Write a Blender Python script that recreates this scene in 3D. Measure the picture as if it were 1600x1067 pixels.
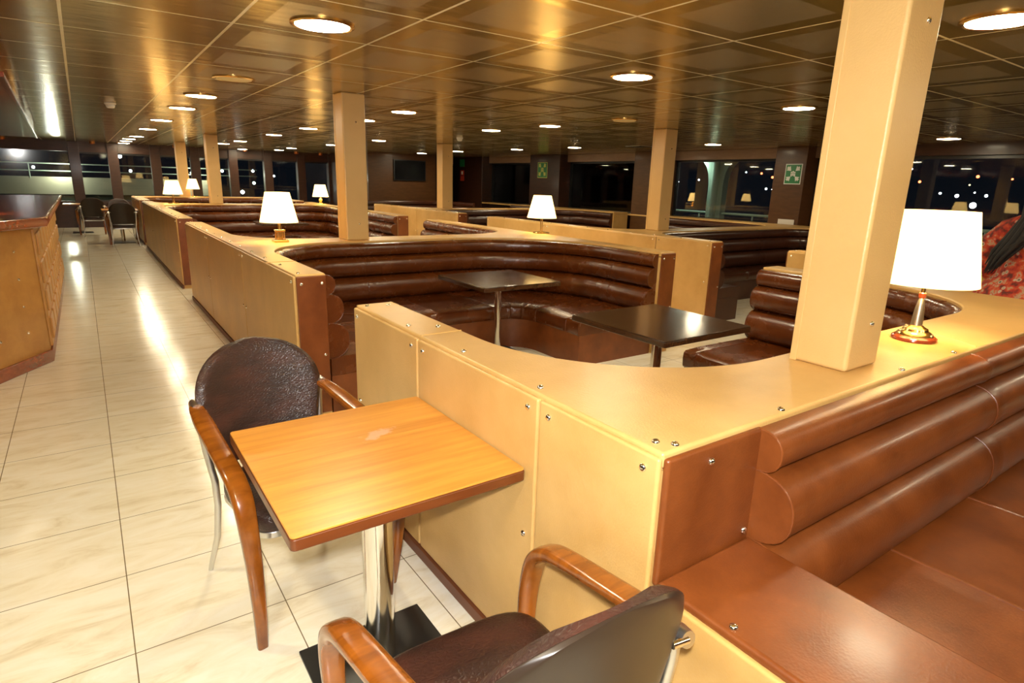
import bpy, bmesh, math, random
from mathutils import Vector, Matrix
random.seed(7)
PI = math.pi
scene = bpy.context.scene
for o in list(bpy.data.objects): bpy.data.objects.remove(o)
C = scene.collection

# ------------------------------------------------------------------ camera
def make_camera():
    yaw, pitch, roll = .615935, .258975, -.0294636
    cy, sy, cp, sp = math.cos(yaw), math.sin(yaw), math.cos(pitch), math.sin(pitch)
    f = Vector((sy*cp, cy*cp, -sp)); r = Vector((cy, -sy, 0)); d = f.cross(r)
    cr, sr = math.cos(roll), math.sin(roll)
    r2 = cr*r + sr*d; d2 = -sr*r + cr*d
    cam = bpy.data.cameras.new('camera'); co = bpy.data.objects.new('camera', cam); C.objects.link(co)
    cam.sensor_width = 36; cam.lens = 935.04/1600*36; cam.clip_start = .02; cam.clip_end = 400
    m = Matrix((r2, -d2, -f)).transposed().to_4x4(); m.translation = Vector((0, 0, 1.6))
    co.matrix_world = m
    scene.camera = co
make_camera()

# ------------------------------------------------------------------ world, flash, exposure
w = bpy.data.worlds.new('night'); scene.world = w; w.use_nodes = True
w.node_tree.nodes['Background'].inputs[0].default_value = (.0015, .0022, .0035, 1)
w.node_tree.nodes['Background'].inputs[1].default_value = 1
vs = scene.view_settings
vs.view_transform = 'Standard'; vs.look = 'None'; vs.gamma = 1; vs.use_curve_mapping = False
vs.exposure = 1.05
CEIL_E = 52        # ceiling light emission
LAMP_E = 1.8         # lamp shade emission
FLASH_W = 36
def lamp_light(name, kind, loc, energy, color, size=.1, rot=None):
    l = bpy.data.lights.new(name, kind); l.energy = energy; l.color = color
    if kind == 'AREA': l.size = size
    else: l.shadow_soft_size = size
    o = bpy.data.objects.new(name, l); C.objects.link(o); o.location = loc
    if rot: o.rotation_euler = rot
    return o
fl = lamp_light('camera_flash', 'AREA', (-.03, -.04, 1.74), FLASH_W, (1, .98, .95), .07, (math.radians(78), 0, -.5))

# ------------------------------------------------------------------ materials
MATS = {}
def nt(name):
    m = bpy.data.materials.new(name); m.use_nodes = True
    return m, m.node_tree, m.node_tree.nodes['Principled BSDF']
def N(t, kind, **kw):
    n = t.nodes.new(kind)
    for k, v in kw.items():
        if k in n.inputs.keys(): n.inputs[k].default_value = v
        else: setattr(n, k, v)
    return n
def simple(name, col, rough=.5, metal=0, coat=0, emit=None, es=0):
    m, t, b = nt(name)
    b.inputs['Base Color'].default_value = (*col, 1); b.inputs['Roughness'].default_value = rough
    b.inputs['Metallic'].default_value = metal; b.inputs['Coat Weight'].default_value = coat
    if emit: b.inputs['Emission Color'].default_value = (*emit, 1); b.inputs['Emission Strength'].default_value = es
    return m
def ramp(t, fac, stops):
    r = N(t, 'ShaderNodeValToRGB'); t.links.new(fac, r.inputs[0]); e = r.color_ramp.elements
    while len(e) < len(stops): e.new(.5)
    for el, (p, c) in zip(e, stops): el.position = p; el.color = (*c, 1)
    return r.outputs[0]
def coords(t, scale=(1, 1, 1), kind='Object'):
    tc = N(t, 'ShaderNodeTexCoord'); mp = N(t, 'ShaderNodeMapping'); mp.inputs['Scale'].default_value = scale
    t.links.new(tc.outputs[kind], mp.inputs[0]); return mp.outputs[0]
def leather(name, c1, c2, rough=.35, scale=3, bump=.15, grain=180, coat=.0, stretch=(1, 1, 1)):
    m, t, b = nt(name); co = coords(t, stretch)
    n1 = N(t, 'ShaderNodeTexNoise', Scale=scale, Detail=6.0, Roughness=.6); t.links.new(co, n1.inputs[0])
    t.links.new(ramp(t, n1.outputs[0], [(.22, c1), (.78, c2)]), b.inputs['Base Color'])
    v = N(t, 'ShaderNodeTexVoronoi', Scale=grain); t.links.new(co, v.inputs[0])
    n2 = N(t, 'ShaderNodeTexNoise', Scale=9.0, Detail=4.0); t.links.new(co, n2.inputs[0])
    mx = N(t, 'ShaderNodeMath', operation='MULTIPLY_ADD'); t.links.new(n2.outputs[0], mx.inputs[0]); mx.inputs[1].default_value = 1.3
    t.links.new(v.outputs[0], mx.inputs[2])
    bp = N(t, 'ShaderNodeBump', Strength=bump, Distance=.004); t.links.new(mx.outputs[0], bp.inputs['Height']); t.links.new(bp.outputs[0], b.inputs['Normal'])
    rr = N(t, 'ShaderNodeMapRange'); t.links.new(n1.outputs[0], rr.inputs[0]); rr.inputs[3].default_value = rough-.07; rr.inputs[4].default_value = rough+.1
    t.links.new(rr.outputs[0], b.inputs['Roughness']); b.inputs['Coat Weight'].default_value = coat; b.inputs['Coat Roughness'].default_value = .15
    return m
CREAM = leather('cream_leather', (.50, .285, .08), (.72, .46, .175), .34, 2.2, .12, 160)
PILLARM = leather('pillar_leather', (.62, .39, .14), (.73, .48, .20), .34, 2.0, .12, 160)
BROWN = leather('brown_leather', (.07, .0145, .0025), (.14, .034, .005), .25, 4, .22, 120, .25)
BROWN2 = leather('brown_end_leather', (.10, .022, .004), (.24, .066, .013), .34, 5, .09, 140, .1)
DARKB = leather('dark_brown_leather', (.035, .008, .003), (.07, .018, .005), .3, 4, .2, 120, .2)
def croc():
    m, t, b = nt('embossed_brown_leather'); co = coords(t, (42, 60, 95))
    dn = N(t, 'ShaderNodeTexNoise', Scale=.6, Detail=3.0); t.links.new(co, dn.inputs[0])
    ad = N(t, 'ShaderNodeVectorMath', operation='MULTIPLY_ADD'); t.links.new(dn.outputs[1], ad.inputs[0]); ad.inputs[1].default_value = (1.3, 1.3, 1.3); t.links.new(co, ad.inputs[2])
    v = N(t, 'ShaderNodeTexVoronoi', Scale=1.6, feature='DISTANCE_TO_EDGE'); t.links.new(ad.outputs[0], v.inputs[0])
    r = ramp(t, v.outputs[0], [(0, (0, 0, 0)), (.30, (1, 1, 1))])
    n1 = N(t, 'ShaderNodeTexNoise', Scale=.18, Detail=4.0); t.links.new(co, n1.inputs[0])
    t.links.new(ramp(t, n1.outputs[0], [(.4, (.026, .011, .008)), (.7, (.055, .018, .011))]), b.inputs['Base Color'])
    bp = N(t, 'ShaderNodeBump', Strength=.35, Distance=.0025); t.links.new(r, bp.inputs['Height']); t.links.new(bp.outputs[0], b.inputs['Normal'])
    b.inputs['Roughness'].default_value = .37; return m
CROC = croc()
def wood(name, c1, c2, rough=.25, scale=(1.2, 14, 14), coat=.3, marks=False):
    m, t, b = nt(name); co = coords(t, scale)
    n = N(t, 'ShaderNodeTexNoise', Scale=2.2, Detail=7.0, Roughness=.6, Distortion=.4); t.links.new(co, n.inputs[0])
    c = ramp(t, n.outputs[0], [(.3, c1), (.7, c2)])
    if marks:      # worn pale ring marks in the varnish
        co2 = coords(t, (1, 1, 1)); mp = N(t, 'ShaderNodeMapping'); mp.inputs['Scale'].default_value = (5.5, 13, 0)
        sb = N(t, 'ShaderNodeVectorRotate', rotation_type='Z_AXIS', Angle=-.38); sb.inputs['Center'].default_value = (.065, .10, 0)
        s2 = N(t, 'ShaderNodeVectorMath', operation='SUBTRACT'); s2.inputs[1].default_value = (.065, .10, 0)
        t.links.new(co2, sb.inputs[0]); t.links.new(sb.outputs[0], s2.inputs[0]); t.links.new(s2.outputs[0], mp.inputs[0])
        ln = N(t, 'ShaderNodeVectorMath', operation='LENGTH'); t.links.new(mp.outputs[0], ln.inputs[0])
        n3 = N(t, 'ShaderNodeTexNoise', Scale=30.0, Detail=5.0); t.links.new(co2, n3.inputs[0])
        s = N(t, 'ShaderNodeMath', operation='MULTIPLY_ADD'); t.links.new(n3.outputs[0], s.inputs[0]); s.inputs[1].default_value = 1.1; t.links.new(ln.outputs['Value'], s.inputs[2])
        f = ramp(t, s.outputs[0], [(.80, (.5, .5, .5)), (1.3, (0, 0, 0))])
        mx = N(t, 'ShaderNodeMix', data_type='RGBA'); t.links.new(f, mx.inputs[0]); t.links.new(c, mx.inputs[6]); mx.inputs[7].default_value = (.75, .5, .38, 1)
        c = mx.outputs[2]
    t.links.new(c, b.inputs['Base Color']); b.inputs['Roughness'].default_value = rough; b.inputs['Coat Weight'].default_value = coat; b.inputs['Coat Roughness'].default_value = .12
    return m
OAK = wood('honey_oak', (.56, .22, .03), (.74, .34, .055), .3, (1.2, 16, 16), .2, True)
EDGE = wood('red_wood_edge', (.09, .022, .005), (.15, .038, .008), .35)
BENT = wood('bentwood', (.16, .042, .004), (.31, .088, .008), .22, (3, 12, 3), .5)
DARKT = wood('dark_walnut', (.032, .013, .005), (.07, .028, .01), .2, (14, 1.5, 14), .4)
MAHOG = wood('mahogany', (.20, .035, .012), (.32, .06, .02), .15, (14, 1.2, 14), .6)
BARW = wood('bar_front_leather', (.42, .20, .05), (.55, .29, .08), .4, (3, 3, 3), .1)
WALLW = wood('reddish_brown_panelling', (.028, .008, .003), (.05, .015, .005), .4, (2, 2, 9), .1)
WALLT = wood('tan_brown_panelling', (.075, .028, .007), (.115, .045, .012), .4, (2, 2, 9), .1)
SKIRT = simple('brown_skirting', (.16, .05, .018), .45)
CHROME = simple('chrome', (.82, .80, .76), .12, 1)
ALU = simple('brushed_aluminium', (.70, .70, .70), .3, 1)
STUDM = simple('nickel_stud', (.85, .82, .75), .15, 1)
BRASS = simple('brass', (.75, .48, .16), .22, 1)
BLACK = simple('black_metal', (.012, .012, .012), .35)
BSHELL = simple('black_shell', (.022, .013, .008), .38)
WHITE = simple('white_plastic', (.75, .73, .68), .4)
GREENP = simple('pale_green_paint', (.50, .62, .52), .4)
SCREEN = simple('screen_glass', (.008, .008, .009), .12)
def floor_mat():
    m, t, b = nt('cream_marble_tile')
    tc = N(t, 'ShaderNodeTexCoord'); mp = N(t, 'ShaderNodeMapping'); mp.inputs['Location'].default_value = (.045, -.12, 0); t.links.new(tc.outputs['Object'], mp.inputs[0])
    br = N(t, 'ShaderNodeTexBrick', offset=0.0, squash=1.0); t.links.new(mp.outputs[0], br.inputs[0])
    br.inputs['Scale'].default_value = 1; br.inputs['Brick Width'].default_value = .5; br.inputs['Row Height'].default_value = .5; br.inputs['Mortar Size'].default_value = .0022; br.inputs['Mortar Smooth'].default_value = .2; br.inputs['Bias'].default_value = -1
    co = coords(t, (1.0, 3.2, 1))
    n = N(t, 'ShaderNodeTexNoise', Scale=2.6, Detail=9.0, Roughness=.65, Distortion=1.2); t.links.new(co, n.inputs[0])
    c = ramp(t, n.outputs[0], [(.3, (.70, .61, .42)), (.46, (.83, .77, .60)), (.62, (.88, .84, .71))])
    mx = N(t, 'ShaderNodeMix', data_type='RGBA'); t.links.new(br.outputs['Fac'], mx.inputs[0]); t.links.new(c, mx.inputs[6]); mx.inputs[7].default_value = (.20, .15, .08, 1)
    t.links.new(mx.outputs[2], b.inputs['Base Color']); b.inputs['Roughness'].default_value = .16
    bp = N(t, 'ShaderNodeBump', Strength=.3, Distance=.002); inv = N(t, 'ShaderNodeMath', operation='SUBTRACT'); inv.inputs[0].default_value = 1; t.links.new(br.outputs['Fac'], inv.inputs[1])
    t.links.new(inv.outputs[0], bp.inputs['Height']); t.links.new(bp.outputs[0], b.inputs['Normal'])
    return m
def ceil_mat():
    m, t, b = nt('brass_toned_metal_ceiling')
    tc = N(t, 'ShaderNodeTexCoord'); sp = N(t, 'ShaderNodeSeparateXYZ'); t.links.new(tc.outputs['Object'], sp.inputs[0])
    def m1(op, a, bb=None, c=None):
        n = N(t, 'ShaderNodeMath', operation=op)
        for i, v in enumerate((a, bb, c)):
            if v is None: continue
            if isinstance(v, (int, float)): n.inputs[i].default_value = v
            else: t.links.new(v, n.inputs[i])
        return n.outputs[0]
    P = .748
    fx = m1('ABSOLUTE', m1('SUBTRACT', m1('FRACT', m1('DIVIDE', m1('ADD', sp.outputs[0], -.02+P*100), P)), .5))   # .5 on a seam
    fy = m1('ABSOLUTE', m1('SUBTRACT', m1('FRACT', m1('DIVIDE', m1('ADD', sp.outputs[1], -.005+P*100), P)), .5))
    mxy = m1('MAXIMUM', fx, fy)
    seam = m1('GREATER_THAN', mxy, .4895)
    inset = m1('MULTIPLY', m1('LESS_THAN', mxy, .335), m1('GREATER_THAN', sp.outputs[0], .77))
    co = coords(t, (1, 1, 1)); n = N(t, 'ShaderNodeTexNoise', Scale=1.3, Detail=3.0); t.links.new(co, n.inputs[0])
    base = ramp(t, n.outputs[0], [(.3, (.34, .225, .028)), (.7, (.44, .295, .045))])
    a = N(t, 'ShaderNodeMix', data_type='RGBA'); t.links.new(inset, a.inputs[0]); t.links.new(base, a.inputs[6]); a.inputs[7].default_value = (.52, .43, .26, 1)
    c = N(t, 'ShaderNodeMix', data_type='RGBA'); t.links.new(seam, c.inputs[0]); t.links.new(a.outputs[2], c.inputs[6]); c.inputs[7].default_value = (.92, .80, .52, 1)
    t.links.new(c.outputs[2], b.inputs['Base Color']); t.links.new(m1('SUBTRACT', .85, m1('MULTIPLY', seam, .75)), b.inputs['Metallic'])
    r = m1('ADD', m1('MULTIPLY', inset, .07), .19); t.links.new(r, b.inputs['Roughness'])
    # slightly domed panels and rolled sheet
    dome = m1('ADD', m1('MULTIPLY', fx, fx), m1('MULTIPLY', fy, fy))
    co2 = coords(t, (3, 9, 1)); n2 = N(t, 'ShaderNodeTexNoise', Scale=1.0, Detail=2.0); t.links.new(co2, n2.inputs[0])
    h = m1('ADD', m1('MULTIPLY', dome, .35), m1('MULTIPLY', n2.outputs[0], .35))
    bp = N(t, 'ShaderNodeBump', Strength=1.0, Distance=.006); t.links.new(h, bp.inputs['Height']); t.links.new(bp.outputs[0], b.inputs['Normal'])
    return m
def glass_mat():
    m = bpy.data.materials.new('window_glass'); m.use_nodes = True; t = m.node_tree; t.nodes.clear()
    o = N(t, 'ShaderNodeOutputMaterial'); mx = N(t, 'ShaderNodeMixShader'); tr = N(t, 'ShaderNodeBsdfTransparent'); gl = N(t, 'ShaderNodeBsdfGlossy'); gl.inputs['Roughness'].default_value = .02
    fr = N(t, 'ShaderNodeFresnel', IOR=1.5); tr.inputs[0].default_value = (.92, .94, .92, 1)
    t.links.new(fr.outputs[0], mx.inputs[0]); t.links.new(tr.outputs[0], mx.inputs[1]); t.links.new(gl.outputs[0], mx.inputs[2]); t.links.new(mx.outputs[0], o.inputs[0])
    return m
GLASS = glass_mat()
GLASS2 = glass_mat(); GLASS2.name = 'flash_glare_glass'; [n for n in GLASS2.node_tree.nodes if n.type == 'BSDF_GLOSSY'][0].inputs['Roughness'].default_value = .085  # rougher gloss, put in to spread the flash reflection into a glow
def shade_mat():
    m, t, b = nt('lit_lamp_shade_fabric')
    tc = N(t, 'ShaderNodeTexCoord'); sp = N(t, 'ShaderNodeSeparateXYZ'); t.links.new(tc.outputs['Object'], sp.inputs[0])
    b.inputs['Base Color'].default_value = (.88, .78, .52, 1); b.inputs['Roughness'].default_value = .7
    b.inputs['Emission Color'].default_value = (1, .76, .34, 1); b.inputs['Emission Strength'].default_value = LAMP_E
    tl = N(t, 'ShaderNodeBsdfTranslucent'); tl.inputs[0].default_value = (.95, .84, .58, 1); mx = N(t, 'ShaderNodeMixShader'); mx.inputs[0].default_value = .5
    t.links.new(b.outputs[0], mx.inputs[1]); t.links.new(tl.outputs[0], mx.inputs[2]); t.links.new(mx.outputs[0], t.nodes['Material Output'].inputs[0])
    return m
SHADE = shade_mat()
DISC = simple('lit_diffuser', (.9, .9, .85), .5, emit=(1, .86, .58), es=CEIL_E)
DISC_OFF = simple('unlit_diffuser', (.55, .45, .25), .5)
def emis(name, col, s): return simple(name, (.1, .1, .1), .5, emit=col, es=s)

# ------------------------------------------------------------------ mesh helpers
def BM(): return bmesh.new()
def box(bm, a, b):
    (x0, y0, z0), (x1, y1, z1) = a, b
    v = [bm.verts.new(p) for p in ((x0, y0, z0), (x1, y0, z0), (x1, y1, z0), (x0, y1, z0), (x0, y0, z1), (x1, y0, z1), (x1, y1, z1), (x0, y1, z1))]
    for f in ((3, 2, 1, 0), (4, 5, 6, 7), (0, 1, 5, 4), (1, 2, 6, 5), (2, 3, 7, 6), (3, 0, 4, 7)): bm.faces.new([v[i] for i in f])
    return bm
def boxm(a, b): return box(BM(), a, b)
def prism(bm, pts, z0, z1):
    lo = [bm.verts.new((p[0], p[1], z0)) for p in pts]; hi = [bm.verts.new((p[0], p[1], z1)) for p in pts]
    n = len(pts)
    bm.faces.new(list(reversed(lo))); bm.faces.new(hi)
    for i in range(n): bm.faces.new((lo[i], lo[(i+1) % n], hi[(i+1) % n], hi[i]))
    bmesh.ops.recalc_face_normals(bm, faces=bm.faces); return bm
def tube(bm, path, rad, n=12, flat=1.0):
    P = [Vector(p) for p in path]; rings = []; up = None
    for i, p in enumerate(P):
        t = (P[min(i+1, len(P)-1)] - P[max(i-1, 0)]).normalized()
        if up is None: up = t.orthogonal().normalized()
        up = (up - t*up.dot(t)).normalized(); s = t.cross(up)
        r = rad[i] if isinstance(rad, (list, tuple)) else rad
        rings.append([bm.verts.new(p + up*r*math.cos(2*PI*k/n) + s*r*flat*math.sin(2*PI*k/n)) for k in range(n)])
    for a, b in zip(rings, rings[1:]):
        for k in range(n): bm.faces.new((a[k], a[(k+1) % n], b[(k+1) % n], b[k]))
    bm.faces.new(list(reversed(rings[0]))); bm.faces.new(rings[-1]); return bm
def lathe(bm, prof, c=(0, 0), n=32, cap=True):
    rings = [[bm.verts.new((c[0]+r*math.cos(2*PI*k/n), c[1]+r*math.sin(2*PI*k/n), z)) for k in range(n)] for r, z in prof]
    for a, b in zip(rings, rings[1:]):
        for k in range(n): bm.faces.new((a[k], a[(k+1) % n], b[(k+1) % n], b[k]))
    if cap: bm.faces.new(list(reversed(rings[0]))); bm.faces.new(rings[-1])
    return bm
def obj(name, bm, mat, parent=None, bevel=0, seg=3, smooth=True, off=(0, 0, 0)):
    me = bpy.data.meshes.new(name)
    if off != (0, 0, 0): bmesh.ops.translate(bm, verts=bm.verts, vec=off)
    bm.normal_update(); bm.to_mesh(me); bm.free()
    if isinstance(mat, (list, tuple)):
        for x in mat: me.materials.append(x)
    else: me.materials.append(mat)
    o = bpy.data.objects.new(name, me); C.objects.link(o)
    if parent: o.parent = parent
    if smooth:
        me.polygons.foreach_set('use_smooth', [True]*len(me.polygons))
        me.set_sharp_from_angle(angle=math.radians(40))
    if bevel:
        b = o.modifiers.new('bevel', 'BEVEL'); b.width = bevel; b.segments = seg; b.limit_method = 'ANGLE'; b.angle_limit = math.radians(40)
        b.harden_normals = True
    return o
def thing(name, label, cat, loc=(0, 0, 0), rotz=0, group=None):
    o = bpy.data.objects.new(name, None); C.objects.link(o); o.location = loc; o.rotation_euler = (0, 0, rotz); o.empty_display_size = .1
    o['label'] = label; o['category'] = cat
    if group: o['group'] = group
    return o
def tag(o, label, cat, group=None):
    o['label'] = label; o['category'] = cat
    if group: o['group'] = group
    return o
def struct(name, bm, mat, label=None, **kw):
    o = obj(name, bm, mat, **kw); o['kind'] = 'structure'
    if label: o['label'] = label
    return o
def dup(root, loc, rotz, label, group=None):
    def cp(o, par):
        c = o.copy(); C.objects.link(c); c.parent = par
        for ch in o.children: cp(ch, c)
        return c
    kids = list(root.children)
    r = root.copy(); C.objects.link(r); r.location = loc; r.rotation_euler = (0, 0, rotz); r['label'] = label
    if group: r['group'] = group
    for k in kids: cp(k, r)
    return r

# ------------------------------------------------------------------ room shell
H = 2.38; X0, X1, Y0, Y1 = -6., 11., -4., 21.5
struct('floor', boxm((X0-.2, Y0-.2, -.1), (X1+.2, Y1+.2, 0)), floor_mat(), smooth=False)
struct('ceiling', boxm((X0-.2, Y0-.2, H), (X1+.2, Y1+.2, H+.1)), ceil_mat(), smooth=False)
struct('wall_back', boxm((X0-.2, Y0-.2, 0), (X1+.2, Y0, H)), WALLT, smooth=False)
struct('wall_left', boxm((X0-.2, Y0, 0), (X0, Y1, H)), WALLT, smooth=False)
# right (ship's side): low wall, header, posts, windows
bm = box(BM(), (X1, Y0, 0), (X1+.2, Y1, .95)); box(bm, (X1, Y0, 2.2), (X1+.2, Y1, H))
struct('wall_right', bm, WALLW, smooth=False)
struct('trim_1', boxm((X1-.05, 4.67, 2.19), (X1, Y1, H-.002)), wood('pinkish_brown_header', (.26, .16, .10), (.32, .20, .13), .35, (2, 2, 9), .1), bevel=.006)
posts_right = [(6.15, 6.76, WALLT), (9.42, 10.35, WALLT), (13.1, 14.45, WALLW), (17.05, 18.9, WALLW), (20.6, 21.5, WALLW), (.9, 1.5, WALLT), (-2.6, -2.0, WALLT), (4.55, 4.75, WALLT)]
for i, (a, b, m) in enumerate(posts_right[:-1]):
    struct('trim_%d' % (i+2), boxm((X1-.32, a, 0), (X1+.2, b, H-.001)), m, bevel=.01)
spans = [(-2.0, .9), (1.5, 6.15), (6.76, 9.42), (10.35, 13.1), (14.45, 17.05), (18.9, 20.6)]
for i, (a, b) in enumerate(spans):
    w_ = struct('window_%d' % (i+1), boxm((X1+.09, a, .95), (X1+.10, b, 2.2)), GLASS, smooth=False)
    bm = BM()
    for (p, q) in (((X1+.06, a, .95), (X1+.13, a+.05, 2.2)), ((X1+.06, b-.05, .95), (X1+.13, b, 2.2)), ((X1+.06, a, .95), (X1+.13, b, .99)), ((X1+.06, a, 2.15), (X1+.13, b, 2.2))): box(bm, p, q)
    obj('window_frame', bm, BLACK, w_, smooth=False)
# front wall with a row of raked posts
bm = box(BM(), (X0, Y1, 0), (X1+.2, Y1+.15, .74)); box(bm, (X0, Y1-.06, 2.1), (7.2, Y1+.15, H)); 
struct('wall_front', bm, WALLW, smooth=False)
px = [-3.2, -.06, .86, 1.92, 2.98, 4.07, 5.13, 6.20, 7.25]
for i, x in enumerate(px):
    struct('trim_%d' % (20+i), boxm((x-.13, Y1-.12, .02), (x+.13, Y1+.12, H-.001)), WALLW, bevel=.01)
for i, (a, b) in enumerate(zip(px[1:], px[2:])):
    w_ = struct('window_%d' % (10+i), boxm((a+.13, Y1+.03, .74), (b-.13, Y1+.04, 2.1)), GLASS, smooth=False)
    bm = BM(); box(bm, (a+.13, Y1, .74), (b-.13, Y1+.08, .78)); box(bm, (a+.13, Y1, 2.06), (b-.13, Y1+.08, 2.1))
    obj('window_frame', bm, BLACK, w_, smooth=False)
# the leftmost window, splayed a little towards the room
wl = struct('window_9', boxm((-1.5, 0, .74), (1.5, .01, 2.1)), GLASS2, smooth=False)
wl.location = (-1.65, Y1-.02, 0); wl.rotation_euler = (0.01776, 0, 0.05992)
# wall carrying the television
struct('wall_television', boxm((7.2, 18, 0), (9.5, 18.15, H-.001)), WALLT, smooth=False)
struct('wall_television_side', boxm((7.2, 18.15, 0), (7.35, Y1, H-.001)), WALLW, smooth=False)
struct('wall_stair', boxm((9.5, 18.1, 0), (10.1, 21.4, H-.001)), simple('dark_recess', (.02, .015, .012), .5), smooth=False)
tv = thing('television', 'flat black television mounted on the brown wall at the far end', 'television', (8.57, 17.99, 1.57))
obj('casing', boxm((-.55, -.05, 0), (.55, 0, .63)), BLACK, tv, .008); obj('screen', boxm((-.52, -.056, .03), (.52, -.049, .6)), SCREEN, tv)

# ------------------------------------------------------------------ ceiling fittings
lp = [(505, 38, 1.15, 3.44), (1565, 30, 3.52, 1.2), (989, 119, 3.41, 3.39), (1249, 168, 5.77, 3.48), (1483, 216, 10.08, 3.77), (1114, 225, 9.44, 7.25), (631, 174, 3.24, 6.93), (859, 196, 5.41, 6.89), (315, 149, 1.13, 7.27), (285, 168, 1.14, 8.78), (252, 187, 1.13, 11.04), (231, 201, 1.15, 13.53), (212, 213, 1.16, 16.5), (200, 217, 1.1, 18.0), (195, 221, 1.11, 19.4), (190, 225, 1.14, 20.9), (428, 210, 3.21, 12.77), (482, 200, 3.2, 10.52), (767, 203, 5.3, 8.21), (569, 187, 3.3, 8.33), (592, 219, 5.21, 12.37), (375, 220, 3.23, 15.97), (349, 224, 3.18, 17.77), (376, 233, 4.25, 20.8), (436, 234, 5.14, 19.98), (455, 231, 5.02, 18.19), (519, 226, 5.18, 15.2), (659, 239, 8.41, 16.8), (808, 233, 8.63, 12.22), (898, 230, 8.82, 10.34), (716, 236, 8.38, 14.59)]
base = thing('ceiling_light', '', 'ceiling light', (0, 0, H))
obj('trim_ring', lathe(BM(), [(.14, .001), (.165, .001), (.165, -.008), (.15, -.014), (.138, -.010)], n=40, cap=False), BRASS, base)
obj('diffuser', lathe(BM(), [(.139, -.011), (.10, -.015), (.04, -.017), (.0008, -.018)], n=40), DISC, base)
rows = {1: 'over the aisle', 2: 'over the near seating rows', 3: 'over the middle of the saloon', 4: 'towards the window side'}
lab = {0: 'large lit round ceiling light at the top, nearest in the aisle line', 1: 'lit round ceiling light cut by the top right corner, right of the near pillar', 2: 'lit round ceiling light halfway between the second and the near pillar',
       3: 'lit round ceiling light just left of the near pillar, high up', 4: 'lit round ceiling light right of the near pillar, above the big lamp', 5: 'small lit round ceiling light above the window with the green column'}
fit = []
for i, (u, v, x, y) in enumerate(lp):
    if i in lab: l = lab[i]
    else:
        row = 'aisle line' if x < 2 else 'second line from the aisle' if x < 4.3 else 'third line from the aisle' if x < 6.5 else 'line beside the far windows'
        same = sorted([q[3] for k, q in enumerate(lp) if k not in lab and (0 if q[2] < 2 else 1 if q[2] < 4.3 else 2 if q[2] < 6.5 else 3) == (0 if x < 2 else 1 if x < 4.3 else 2 if x < 6.5 else 3)])
        k = same.index(y); on = ['nearest', 'second', 'third', 'fourth', 'fifth', 'sixth', 'seventh', 'eighth', 'ninth'][k]
        l = 'small lit ceiling light, %s of the small ones in the %s' % (on, row)
    o = base if i == 0 else dup(base, (x, y, H), 0, l)
    o.location = (x, y, H); o['label'] = l; o['group'] = 'recessed round ceiling lights'
for k, (x, y) in enumerate([(-.35, .5), (1.25, -.42), (-.9, 2.6), (2.2, -1.6), (3.4, -1.8), (-1.5, -1.5), (5.8, -.4), (8.2, .3)]):  # unseen fixtures: first matches the table shadow, others put in for illumination
    dup(base, (x, y, H), 0, 'unseen lit ceiling light outside the frame, ' + ['above the aisle left of the near table', 'behind the near armchair', 'before the bar', 'right behind the camera', 'over the near chestnut bench', 'back over the aisle', 'over the passage on the right', 'near the window row', 'over the window side benches', 'last one'][k], 'unseen added ceiling lights outside the view')
off = dup(base, (1.16, 5.78, H), 0, 'unlit dull round ceiling light between the two nearest lit aisle ones', 'unlit ceiling lights')
for c in off.children:
    if c.name.startswith('diffuser'): c.data = c.data.copy(); c.data.materials[0] = DISC_OFF
off2 = dup(off, (5.51, 5.56, H), 0, 'unlit dull round ceiling light left of the near pillar, above the window side', 'unlit ceiling lights')
def detector(x, y, lab):
    t = thing('smoke_detector', lab, 'smoke detector', (x, y, H), 0, 'smoke detectors')
    obj('base', lathe(BM(), [(.055, 0), (.06, -.005), (.06, -.02), (.05, -.025)]), WHITE, t)
    obj('sensor_head', lathe(BM(), [(.045, -.025), (.048, -.035), (.042, -.055), (.03, -.062)]), WHITE, t)
detector(.4, 8.9, 'white smoke detector on the ceiling left of the aisle lights'); detector(5.85, 10.13, 'white smoke detector on the ceiling right of the slim middle pillar')
# three little directional grilles over the windows
for i, (x, y) in enumerate([(9.3, 8.9)]):
    t = thing('ceiling_vent', 'slotted metal air vent in the ceiling near the far windows', 'vent', (x, y, H))
    obj('vent_frame', boxm((-.2, -.2, -.006), (.2, .2, .001)), ALU, t, .003)
    bm = BM()
    for k in range(5): box(bm, (-.17, -.16+k*.07, -.012), (.17, -.13+k*.07, -.005))
    obj('slats', bm, BLACK, t)

# ------------------------------------------------------------------ paths and benches
def upath(xl, xr, yb, ye, r, d, ye2=None, r2=None):
    """open U in plan: starts on the left leg at y=ye, runs round yb. d=+1 opens towards -y, d=-1 towards +y"""
    ye2 = ye if ye2 is None else ye2; q = r2 or r
    pts = []; n = 16
    def line(a, b, seam=.6):
        L = math.hypot(b[0]-a[0], b[1]-a[1]); k = max(2, int(L/.03))
        return [(a[0]+(b[0]-a[0])*i/k, a[1]+(b[1]-a[1])*i/k, 0) for i in range(k+1)]
    pts += line((xl, ye), (xl, yb-d*r))
    pts += [(xl+r-r*math.cos(a), yb-d*r+d*r*math.sin(a), 1) for a in [PI/2*i/40 for i in range(1, 40)]]
    pts += line((xl+r, yb), (xr-q, yb))
    pts += [(xr-q+q*math.sin(a), yb-d*q+d*q*math.cos(a), 1) for a in [PI/2*i/40 for i in range(1, 40)]]
    pts += line((xr, yb-d*q), (xr, ye2))
    return pts
def straight(a, b):
    L = math.hypot(b[0]-a[0], b[1]-a[1]); k = int(L/.03)
    return [(a[0]+(b[0]-a[0])*i/k, a[1]+(b[1]-a[1])*i/k, 0) for i in range(k+1)]
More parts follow.
